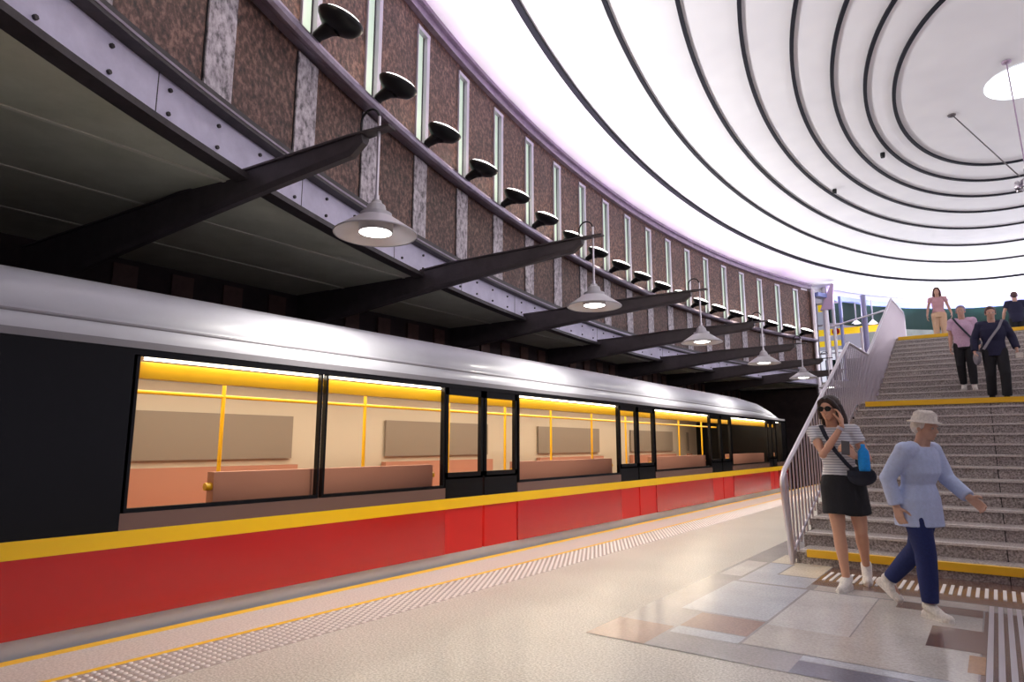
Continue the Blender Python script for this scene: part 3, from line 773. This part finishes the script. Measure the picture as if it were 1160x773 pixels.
def hand(mb, w, d, nrm, s, curl, sc_=1.0, thumb_curl=.5):
    w, d, nrm, s = V(w), V(d).normalized(), V(nrm).normalized(), V(s).normalized()
    nrm = (nrm - d * nrm.dot(d)).normalized(); s = (s - d * s.dot(d) - nrm * s.dot(nrm)).normalized()
    offs = (.030, .010, -.010, -.029); ln = (.95, 1.05, .98, .78)
    for o_ in offs:
        kn = w + d * .085 * sc_ + s * o_ * sc_
        limb(mb, [w + s * o_ * .55 * sc_, kn], [.016 * sc_, .0125 * sc_], 8)
    for o_, l_ in zip(offs, ln):
        p = w + d * .085 * sc_ + s * o_ * sc_; ang = 0; pts = [p]; dirn = d + s * o_ * 2.5
        for q, sg in enumerate((.042, .027, .021)):
            ang += curl * (1 if q else .7)
            dv = (dirn * math.cos(ang) + nrm * math.sin(ang)).normalized(); p = p + dv * sg * l_ * sc_; pts.append(p)
        limb(mb, pts, [.0105*sc_, .0095*sc_, .0088*sc_, .0078*sc_], 8)
    b = w + d * .025 * sc_ + s * .026 * sc_; p = b; pts = [p]
    for q, sg in enumerate((.038, .032, .026)):
        dv = (d * (.55 + .25*q) + s * (.75 - .25*q) + nrm * (.25 + thumb_curl * q * .5)).normalized(); p = p + dv * sg * sc_; pts.append(p)
    limb(mb, pts, [.0145*sc_, .012*sc_, .0108*sc_, .009*sc_], 8)
def head(mb, c, tilt=0, turn=0, sc_=1.0, female=True):
    """c centre; front is -Y before turning"""
    q = Matrix.Rotation(turn, 4, 'Z') @ Matrix.Rotation(tilt, 4, 'X'); c = V(c)
    P = lambda x, y, z: c + (q @ V((x, y, z))) * sc_
    def el(x, y, z, r): mb.sphere(P(x, y, z), tuple(a * sc_ for a in r), 14, q)
    el(0, .012, .028, (.074, .092, .082))           # cranium
    el(0, -.022, -.030, (.058, .062, .078))         # face
    el(0, -.050, -.088, (.030, .026, .020))         # chin
    el(0, -.020, -.070, (.048, .050, .032))         # jaw
    for sx in (-1, 1):
        el(sx*.036, -.056, -.022, (.021, .020, .018))   # cheeks
        el(sx*.074, .008, -.012, (.010, .018, .031))    # ears
        el(sx*.028, -.078, .014, (.020, .008, .006))    # brow
    mb.tube([P(0, -.080, .004), P(0, -.096, -.022), P(0, -.102, -.034)], [.008*sc_, .011*sc_, .012*sc_], 8); el(0, -.094, -.036, (.015, .012, .009))
    el(0, -.080, -.058, (.022, .010, .006)); el(0, -.079, -.068, (.018, .010, .006))
    return P, q
def eyes(P, q, sc_, parent):
    for sx in (-1, 1):
        m_ = MB(); m_.sphere(P(sx*.029, -.076, -.003), (.013*sc_, .007*sc_, .008*sc_), 8, q); e = obj('eye', m_, 'eye_white', parent, False)
        m_ = MB(); m_.sphere(P(sx*.029, -.0815, -.003), (.005*sc_, .003*sc_, .005*sc_), 6, q); obj('iris', m_, 'black', e, False)
def shoe(mb, ank, d, sc_=1.0, lift=0.):
    """ank: ankle point, d: toe direction"""
    a, d = V(ank), V(d).normalized(); s = d.cross(V((0, 0, 1))).normalized(); u = s.cross(d).normalized()
    base = a - u * .062 * sc_
    limb(mb, [base - d*.045*sc_, base + d*.03*sc_, base + d*.11*sc_, base + d*.155*sc_], [.036*sc_, .038*sc_, .038*sc_, .030*sc_], 12)
    limb(mb, [a - d*.02*sc_, base + d*.07*sc_ + u*.012*sc_], [.047*sc_, .043*sc_], 12)
def sole(ank, d, sc_=1.0):
    a, d = V(ank), V(d).normalized(); s = d.cross(V((0, 0, 1))).normalized(); u = s.cross(d).normalized(); base = a - u*.092*sc_
    m_ = MB(); outl = [(-.085, .0), (-.07, .030), (-.02, .034), (.06, .038), (.12, .044), (.165, .034), (.188, .0), (.165, -.034), (.12, -.044), (.06, -.038), (-.02, -.034), (-.07, -.030)]
    m_.prism([base + d*x*sc_ + s*y*sc_ for x, y in outl], (0, 0, 0), u*.022*sc_); return m_
M['eye_white'] = mat('eye_white', (.5, .46, .43), .4)
def skin(n, c): return noisy(n, [(.3, tuple(x*.94 for x in c)), (.7, c)], 20, .5)
M['skin'] = skin('skin', (.68, .37, .24)); M['skin_far'] = skin('skin_far', (.58, .33, .24)); M['skin_old'] = skin('skin_old', (.60, .36, .26))
def cloth(n, c, sc_=60, v=.15): return noisy(n, [(.35, tuple(x*(1-v) for x in c)), (.65, tuple(min(1, x*(1+v)) for x in c))], sc_, .85, bump=.1)
def stripes(n, ca, cb, scale=14):
    m = mat(n, ca, .85); nt = m.node_tree; b = nt.nodes['Principled BSDF']; tc = nt.nodes.new('ShaderNodeTexCoord'); wv = nt.nodes.new('ShaderNodeTexWave')
    wv.bands_direction = 'Z'; wv.inputs['Scale'].default_value = scale; wv.inputs['Distortion'].default_value = .6; wv.inputs['Detail'].default_value = 1
    r = nt.nodes.new('ShaderNodeValToRGB'); r.color_ramp.elements[0].position = .15; r.color_ramp.elements[0].color = (*cb, 1); r.color_ramp.elements[1].position = .4; r.color_ramp.elements[1].color = (*ca, 1)
    nt.links.new(tc.outputs['Object'], wv.inputs[0]); nt.links.new(wv.outputs['Fac'], r.inputs[0]); nt.links.new(r.outputs[0], b.inputs['Base Color']); return m
M['tee'] = stripes('striped_jersey', (.74, .74, .76), (.34, .36, .42)); M['black_cloth'] = cloth('black_cloth', (.012, .012, .015)); M['navy'] = cloth('navy_jeans', (.012, .022, .11))
M['blue_shirt'] = cloth('pale_blue_shirt', (.50, .58, .80), 40, .06); M['white_shoe'] = cloth('white_leather', (.78, .74, .68)); M['brown_hair'] = noisy('brown_hair', [(.3, (.014, .007, .005)), (.7, (.045, .020, .014))], 60, .45, stretch=(1, 1, .12), bump=.6)
M['white_hair'] = noisy('white_hair', [(.3, (.60, .56, .52)), (.7, (.78, .74, .70))], 60, .6, stretch=(1, 1, .3), bump=.5); M['hat'] = cloth('cream_hat', (.68, .62, .55))
M['pink'] = cloth('lilac_pink_cloth', (.62, .42, .56)); M['dusty'] = cloth('dusty_pink_cloth', (.55, .30, .33)); M['beige'] = cloth('beige_trousers', (.66, .43, .28)); M['dark_navy'] = cloth('dark_navy_cloth', (.014, .014, .045))
M['grey_strap'] = cloth('grey_strap', (.24, .22, .25)); M['blue_bag'] = cloth('blue_plastic', (.01, .26, .68)); M['dark_bag'] = cloth('dark_bag', (.02, .022, .035)); M['grey_hair'] = cloth('grey_cap', (.30, .24, .32)); M['red_hair'] = noisy('auburn_hair', [(.3, (.05, .02, .02)), (.7, (.12, .05, .05))], 60, .5, stretch=(1, 1, .12), bump=.5)
M['phone'] = mat('dark_phone', (.03, .02, .02), .3)

def figure(name, loc, rz, S, sk, J, label, group=None, female=True, vox=.0065, top=None, legs=None, hands=None, headp=None, shoes='white_shoe', torso=1.0, sleeve=.55, tuck=.92):
    """build body + clothing in local space (front = -Y, left = +X), scaled by S"""
    r = empty(name, loc, label, 'person', group, rz); r.scale = (S, S, S)
    b = MB(); Tq = torso
    pel, ch, nk, hd = V(J['pel']), V(J['chest']), V(J['neck']), V(J['head'])
    def mid(a, c_, f): return a + (c_ - a) * f
    wa = mid(pel, ch, .42)
    hipw, waw, chw, shw = ((.158, .118, .142, .150) if female else (.150, .140, .168, .180))
    hipw, waw, chw, shw = [x * Tq for x in (hipw, waw, chw, shw)]
    def torso_rings(g=0., low=-.10, up=1.0):
        R_ = [(pel.x, pel.y, pel.z + low, hipw*.93 + g, .105*Tq + g), (pel.x, pel.y + .005, pel.z, hipw + g, .112*Tq + g), (wa.x, wa.y, wa.z, waw + g, .088*Tq + g),
              (ch.x, ch.y, ch.z - .07, chw*.98 + g, .108*Tq + g), (ch.x, ch.y, ch.z + .03, chw + g, .108*Tq + g)]
        R_ += [(mid(ch, nk, .55).x, mid(ch, nk, .55).y, mid(ch, nk, .55).z, shw*.93 + g*.8, .085*Tq + g*.8), (mid(ch, nk, .86).x, mid(ch, nk, .86).y, mid(ch, nk, .86).z, .085 + g, .062 + g)]
        return R_
    rr = torso_rings(); loft(b, rr)
    nb = hd + V((0, .015, -.06)); limb(b, [nk + V((0, .01, -.04)), nb], [.052 if female else .060, .048 if female else .057], 14)
    for sd in ('L', 'R'):
        sh, el, wr = V(J['sh'+sd]), V(J['el'+sd]), V(J['wr'+sd]); k = .93 if female else 1.08
        limb(b, [mid(sh, nk, .35) + V((0,0,-.015)), sh, mid(sh, el, .5), el, mid(el, wr, .3), wr], [.055*k, .052*k, .043*k, .036*k, .038*k, .025*k])
        hp, kn, an = V(J['hip'+sd]), V(J['kn'+sd]), V(J['an'+sd])
        limb(b, [hp, mid(hp, kn, .35), kn + V((0, .0, .03)), kn, mid(kn, an, .3), mid(kn, an, .62), an], [.085, .078, .056, .050, .053, .040, .031])
        limb(b, [an, an + V(J['toe'+sd]).normalized()*.10 + V((0, 0, -.055))], [.030, .016])
        H = hands[sd]; hand(b, wr, H[0], H[1], H[2], H[3])
    P, q = head(b, hd, J.get('tilt', 0), J.get('turn', 0), 1.0, female)
    body = remesh('body', b, vox, sk, r, 3)
    eyes(P, q, 1.0, r)
    # shirt
    if top:
        t = MB(); g = J.get('loose', .012); rs = torso_rings(g, 1e-3 if tuck is None else -tuck_z(tuck)); hm = J.get('hem', 0); rs[0] = rs[0][:3] + (rs[0][3] + hm, rs[0][4] + hm); rs[1] = rs[1][:3] + (rs[1][3] + hm*.7, rs[1][4] + hm*.7); loft(t, rs)
        for sd in ('L', 'R'):
            sh, el, wr = V(J['sh'+sd]), V(J['el'+sd]), V(J['wr'+sd]); k = .93 if female else 1.08
            if sleeve <= 1: pts = [mid(sh, nk, .4) + V((0,0,-.015)), sh, mid(sh, el, sleeve)]; rr_ = [.058*k + g*.6, .056*k + g*.8, .052*k + g]
            else: pts = [mid(sh, nk, .4) + V((0,0,-.015)), sh, mid(sh, el, .5), el, mid(el, wr, .5), mid(el, wr, .95)]; rr_ = [.058*k + g*.6, .056*k + g*.8, .046*k + g, .041*k + g, .036*k + g, .032*k + g]
            mb_ = t; pts = [V(p) for p in pts]; mb_.tube(pts, rr_, 16); [mb_.sphere(p, r_, 8) for p, r_ in list(zip(pts, rr_))[:-1]]
        remesh(J.get('topname', 'shirt'), t, .008, top, r, 3)
    if legs:
        t = MB(); kind, m_ = legs; g = .016
        loft(t, [(pel.x, pel.y, pel.z - .13, hipw*.95 + g, .112*Tq + g), (pel.x, pel.y + .005, pel.z, hipw + g*.8, .114*Tq + g*.8), (wa.x, wa.y, mid(pel, wa, .6).z, waw*1.06 + g*.5, .092*Tq + g*.5)])
        for sd in ('L', 'R'):
            hp, kn, an = V(J['hip'+sd]), V(J['kn'+sd]), V(J['an'+sd])
            if kind == 'shorts': pts = [hp, mid(hp, kn, .35), mid(hp, kn, .62)]; rr_ = [.090 + g, .092 + g, .096 + g]
            else: pts = [hp, mid(hp, kn, .35), kn, mid(kn, an, .45), mid(kn, an, .93)]; rr_ = [.088 + g, .082 + g, .064 + g, .058 + g, (.050 if kind == 'straight' else .062) + g*.7]
            pts = [V(p) for p in pts]; t.tube(pts, rr_, 18); [t.sphere(p, r_, 8) for p, r_ in list(zip(pts, rr_))[:-1]]
        if kind == 'shorts':
            loft(t, [(pel.x, pel.y, pel.z - .30, hipw + .018, .125), (pel.x, pel.y, pel.z - .15, hipw + .020, .128), (pel.x, pel.y, pel.z, hipw + .012, .120)])
        remesh('shorts' if kind == 'shorts' else 'trousers', t, .008, m_, r, 3)
    for sd in ('L', 'R'):
        an, td = V(J['an'+sd]), V(J['toe'+sd])
        t = MB(); shoe(t, an, td); s_ = remesh('shoe', t, .006, shoes, r, 2); s_['label'] = ('white' if shoes == 'white_shoe' else 'black') + ' shoe'
        obj('shoe_sole', sole(an, td), 'white_shoe' if shoes == 'white_shoe' else 'black', s_, False)
    return r, P, q, body
def tuck_z(t): return t
def hair_short(P, q, m_, r, name='hair'):
    t = MB()
    def el(x, y, z, rr): t.sphere(P(x, y, z), rr, 12, q)
    el(0, .022, .048, (.082, .094, .076)); el(0, .055, .005, (.072, .060, .075)); el(0, -.045, .085, (.055, .035, .022))
    for sx in (-1, 1): el(sx*.066, .018, .02, (.020, .05, .045))
    return remesh(name, t, .006, m_, r, 2)
def hair_long(P, q, m_, r, length=.30, sweep_=0.):
    t = MB()
    def el(x, y, z, rr): t.sphere(P(x, y, z), rr, 12, q)
    el(0, .020, .045, (.084, .096, .080)); el(0, .055, -.02, (.080, .062, .095))
    for i, sx in enumerate((-1, -.7, -.35, 0, .35, .7, 1)):
        y = .055 + .035 * (1 - abs(sx)); x = sx * .075
        pts = [P(x*.9, y - .02, .03), P(x*1.12, y, -.07), P(x*1.2 + sweep_*.02, y + .005, -.07 - length*.45), P(x*1.15 + sweep_*.05, y - .005, -.08 - length*(1 - .1*(i % 2)))]
        t.tube(pts, [.028, .034, .030, .012], 10)
    for sx in (-1, 1):
        t.tube([P(sx*.01, -.062, .098), P(sx*.055, -.055, .062), P(sx*.080, -.012, -.01), P(sx*.088, .005, -.09)], [.014, .022, .024, .022], 10)
    return remesh('hair', t, .006, m_, r, 2)

def stand(**kw):
    J = dict(pel=(0,0,.95), chest=(0,0,1.25), neck=(0,.012,1.43), head=(0,-.012,1.585),
             shL=(.172,.005,1.375), shR=(-.172,.005,1.375), elL=(.215,.03,1.11), elR=(-.215,.03,1.11), wrL=(.225,-.05,.885), wrR=(-.225,-.05,.885),
             hipL=(.085,0,.90), hipR=(-.085,0,.90), knL=(.09,-.015,.50), knR=(-.09,-.015,.50), anL=(.09,.02,.092), anR=(-.09,.02,.092),
             toeL=(.15,-1,0), toeR=(-.15,-1,0)); J.update(kw); return J
DOWN = dict(L=((.05,-.15,-1), (-1,0,0), (0,-1,0), .35), R=((-.05,-.15,-1), (1,0,0), (0,-1,0), .35))
def strap(pts, m_, r, wdt=.03, th=.006, name='strap'):
    q_ = MB(); pts = [V(p) for p in pts]; q_.tube(pts, wdt/2, 10, True, .28); return obj(name, q_, m_, r, False)

# 1 woman with sunglasses in front of the stair railing
J = stand(pel=(0,0,.955), chest=(-.03,0,1.25), neck=(-.045,.01,1.43), head=(-.055,-.02,1.575), turn=R(-22), tilt=R(4), shL=(.12,.0,1.375), shR=(-.205,-.005,1.365),
          elR=(-.115,-.18,1.165), wrR=(.045,-.135,1.41), elL=(.215,.02,1.13), wrL=(.135,-.21,1.155),
          hipL=(.085,0,.90), hipR=(-.075,0,.90), knR=(-.055,-.03,.50), anR=(-.03,.02,.092), knL=(.11,.06,.50), anL=(.10,.40,.16), toeR=(-.25,-1,0), toeL=(.1,-1,-.45), loose=.010, topname='tee_shirt')
hands = dict(R=((-.02,.42,1), (-1,.2,.0), (-.2,-1,.4), .35), L=((-.55,-.45,.55), (-.6,.6,-.1), (0,-.4,1), .75))
w1, P, q, _ = figure('person', (-1.13, 6.42, 0), R(4), 1.0, 'skin', J, 'woman in striped tee and black shorts wearing sunglasses, walking off the stairs', None, True, .006, 'tee', ('shorts', 'black_cloth'), hands, sleeve=.42, tuck=.06)
hair_long(P, q, 'brown_hair', w1, .26, .4)
q_ = MB()
for sx in (-1, 1): q_.sphere(P(sx*.032, -.088, .0), (.031, .006, .024), 10, q)
q_.tube([P(-.012, -.092, .006), P(.012, -.092, .006)], .004, 6)
for sx in (-1, 1): q_.tube([P(sx*.058, -.084, .006), P(sx*.078, -.02, .006), P(sx*.080, .02, .0)], .0035, 6)
obj('sunglasses', q_, 'black', w1, False)
q_ = MB(); wr = V((.045,-.135,1.41)); dd = (wr - V((-.115,-.18,1.165))).normalized(); q_.tube([wr - dd*.035, wr - dd*.010], .031, 14); obj('wrist_watch', q_, 'steel_pale', w1, False)
def carried(name, mb, m_, root, label, cat):
    o_ = obj(name, mb, m_); o_.matrix_world = Matrix.Translation(root.location) @ Matrix.Rotation(root.rotation_euler.z, 4, 'Z') @ Matrix.Scale(root.scale.x, 4); return tag(o_, label, cat)
q_ = MB(); q_.box((-.032, -.004, -.062), (.032, .004, .062), Matrix.Translation((.075, -.275, 1.225)) @ Matrix.Rotation(R(-25), 4, 'X') @ Matrix.Rotation(R(20), 4, 'Z'))
carried('mobile_phone', q_, 'phone', w1, 'dark mobile phone in the left hand of the woman with sunglasses', 'phone')
q_ = MB(); q_.sphere((.165, -.10, .985), (.115, .055, .085), 12); q_.box((.06, -.162, .985), (.27, -.15, 1.03)); o_ = carried('shoulder_bag', q_, 'dark_bag', w1, 'small dark bag at the hip of the woman in striped tee', 'bag')
q_ = MB(); q_.tube([(-.13,-.065,1.42), (-.09,-.135,1.33), (-.02,-.15,1.20), (.06,-.145,1.09), (.12,-.14,1.02)], .020, 10, True, .3); q_.tube([(-.13,-.065,1.42), (-.12,.06,1.43), (-.02,.135,1.25), (.16,.12,1.05), (.20,-.02,1.0)], .020, 10, True, .3)
ob = obj('strap', q_, 'dark_bag', o_, False)
q_ = MB(); q_.lathe([(.001, 0), (.040, .0), (.045, .02), (.046, .13), (.040, .17), (.018, .20), (.017, .225), (.001, .228)], (.20, -.20, 1.03), 16); o_ = carried('water_bottle', q_, 'blue_bag', w1, 'bright blue bottle held against the side of the woman in striped tee', 'bottle')

# 2 man in pale blue shirt walking to the right
J = stand(pel=(0,.02,.93), chest=(0,-.03,1.21), neck=(0,-.06,1.38), head=(0,-.11,1.52), tilt=R(8), shL=(.185,-.03,1.325), shR=(-.185,-.03,1.325),
          elR=(-.235,.10,1.10), wrR=(-.22,.06,.87), elL=(.235,-.10,1.09), wrL=(.20,-.28,.95), hipL=(.085,0,.88), hipR=(-.085,0,.88),
          knL=(.085,.12,.50), anL=(.085,.40,.20), knR=(-.085,-.06,.50), anR=(-.085,-.06,.092), toeR=(-.1,-1,0), toeL=(.05,-1,-.75), loose=.020, hem=.045, topname='shirt')
hands = dict(R=((0,-.25,-1), (1,0,0), (0,-1,0), .4), L=((0,-.8,-.6), (-1,0,0), (0,-.6,1), .4))
m2, P, q, _ = figure('person', (-.51, 5.88, 0), R(62), .91, 'skin_old', J, 'man in pale blue shirt, cream hat and navy jeans walking past the stairs', None, False, .0065, 'blue_shirt', ('straight', 'navy'), hands, sleeve=1.9, tuck=.22)
hair_short(P, q, 'white_hair', m2)
q_ = MB(); c0 = P(0, .01, .055); q_.lathe([(.001, .088), (.05, .085), (.082, .06), (.092, .0), (.125, -.012), (.128, -.018), (.092, -.012), (.001, -.012)], c0, 24, q, .93, 1.05); obj('hat', q_, 'hat', m2, False)

# 3 man in dark jacket coming down, on the landing
J = stand(pel=(0,0,.95), chest=(0,-.02,1.25), neck=(0,-.01,1.43), head=(0,-.035,1.585), tilt=R(6), elL=(.27,.02,1.13), wrL=(.30,-.08,.92), elR=(-.27,.03,1.13), wrR=(-.29,-.06,.90),
          knL=(.10,-.10,.50), anL=(.10,-.02,.092), knR=(-.09,.02,.50), anR=(-.09,.16,.13), toeR=(-.1,-1,-.3), loose=.022, topname='jacket')
m3, P, q, _ = figure('person', (.13, 14.0, 1.97), R(6), 1.0, 'skin_far', J, 'man in dark jacket with grey shoulder strap coming down to the landing', None, False, .008, 'dark_navy', ('wide', 'black_cloth'), DOWN, sleeve=1.9, tuck=.14, shoes='black_cloth')
hair_short(P, q, 'red_hair', m3)
q_ = MB(); q_.tube([(.15,-.04,1.45), (.08,-.17,1.30), (-.05,-.175,1.12), (-.17,-.14,.93)], .026, 10, True, .3); q_.tube([(.15,-.04,1.45), (.13,.07,1.44), (-.03,.16,1.25), (-.20,.10,.92)], .026, 10, True, .3)
o_ = MB(); o_.sphere((-.26, .0, .80), (.06, .15, .13), 12)
bagm = carried('shoulder_bag', o_, 'grey_strap', m3, 'grey bag hanging on a long strap from the man in dark jacket', 'bag'); obj('strap', q_, 'grey_strap', bagm, False)
q_ = MB(); q_.box((-.05, -.035, -.05), (.05, .035, .04), Matrix.Translation((.315, -.13, .80))); carried('paper_parcel', q_, 'hat', m3, 'small cream paper parcel in the hand of the man in dark jacket', 'parcel')

# 4 companion in lilac pink shirt
J = stand(knL=(.09,-.06,.50), anL=(.09,-.02,.092), knR=(-.09,-.02,.50), anR=(-.09,.12,.12), toeR=(-.1,-1,-.2), loose=.024, elL=(.23,.03,1.11), wrL=(.24,-.03,.88))
m4, P, q, _ = figure('person', (-.31, 14.82, 2.26), R(-4), .96, 'skin_far', J, 'person in lilac pink shirt and grey cap with a dark cross strap on the stairs', None, False, .008, 'pink', ('straight', 'black_cloth'), DOWN, sleeve=.6, tuck=.10)
hair_short(P, q, 'grey_hair', m4, 'cap')
q_ = MB(); q_.tube([(-.13,-.05,1.44), (-.07,-.145,1.33), (.06,-.155,1.13), (.17,-.10,.97)], .022, 10, True, .3); q_.tube([(-.13,-.05,1.44), (-.12,.06,1.44), (.03,.15,1.22), (.19,.06,.97)], .022, 10, True, .3)
o_ = MB(); o_.sphere((.225, .02, .93), (.05, .12, .09), 12); bagm = carried('cross_body_bag', o_, 'dark_bag', m4, 'dark bag on the cross strap of the person in lilac pink shirt', 'bag'); obj('strap', q_, 'dark_bag', bagm, False)

# 5 woman at the head of the stairs
J = stand(elL=(.24,.02,1.13), wrL=(.30,-.03,.92), elR=(-.24,.02,1.13), wrR=(-.28,-.03,.90), loose=.012, topname='top', knL=(.09,-.05,.50), anL=(.09,-.02,.092))
m5, P, q, _ = figure('person', (-.96, 21.55, 3.99), R(3), 1.0, 'skin_far', J, 'woman with long auburn hair, dusty pink top and beige trousers at the stair head', None, True, .008, 'dusty', ('straight', 'beige'), DOWN, sleeve=.4, tuck=.03)
hair_long(P, q, 'red_hair', m5, .34)
# 6 man in navy tee walking away
J = stand(elL=(.27,.0,1.13), wrL=(.30,-.10,.93), elR=(-.27,.0,1.13), wrR=(-.30,-.10,.93), loose=.026, topname='tee_shirt')
m6, P, q, _ = figure('person', (.84, 23.9, 3.99), R(184), 1.04, 'skin_far', J, 'man in navy tee shirt seen from behind at the right of the stair head', None, False, .008, 'dark_navy', ('straight', 'black_cloth'), DOWN, sleeve=.55, tuck=.14, shoes='black_cloth')
hair_short(P, q, 'red_hair', m6)
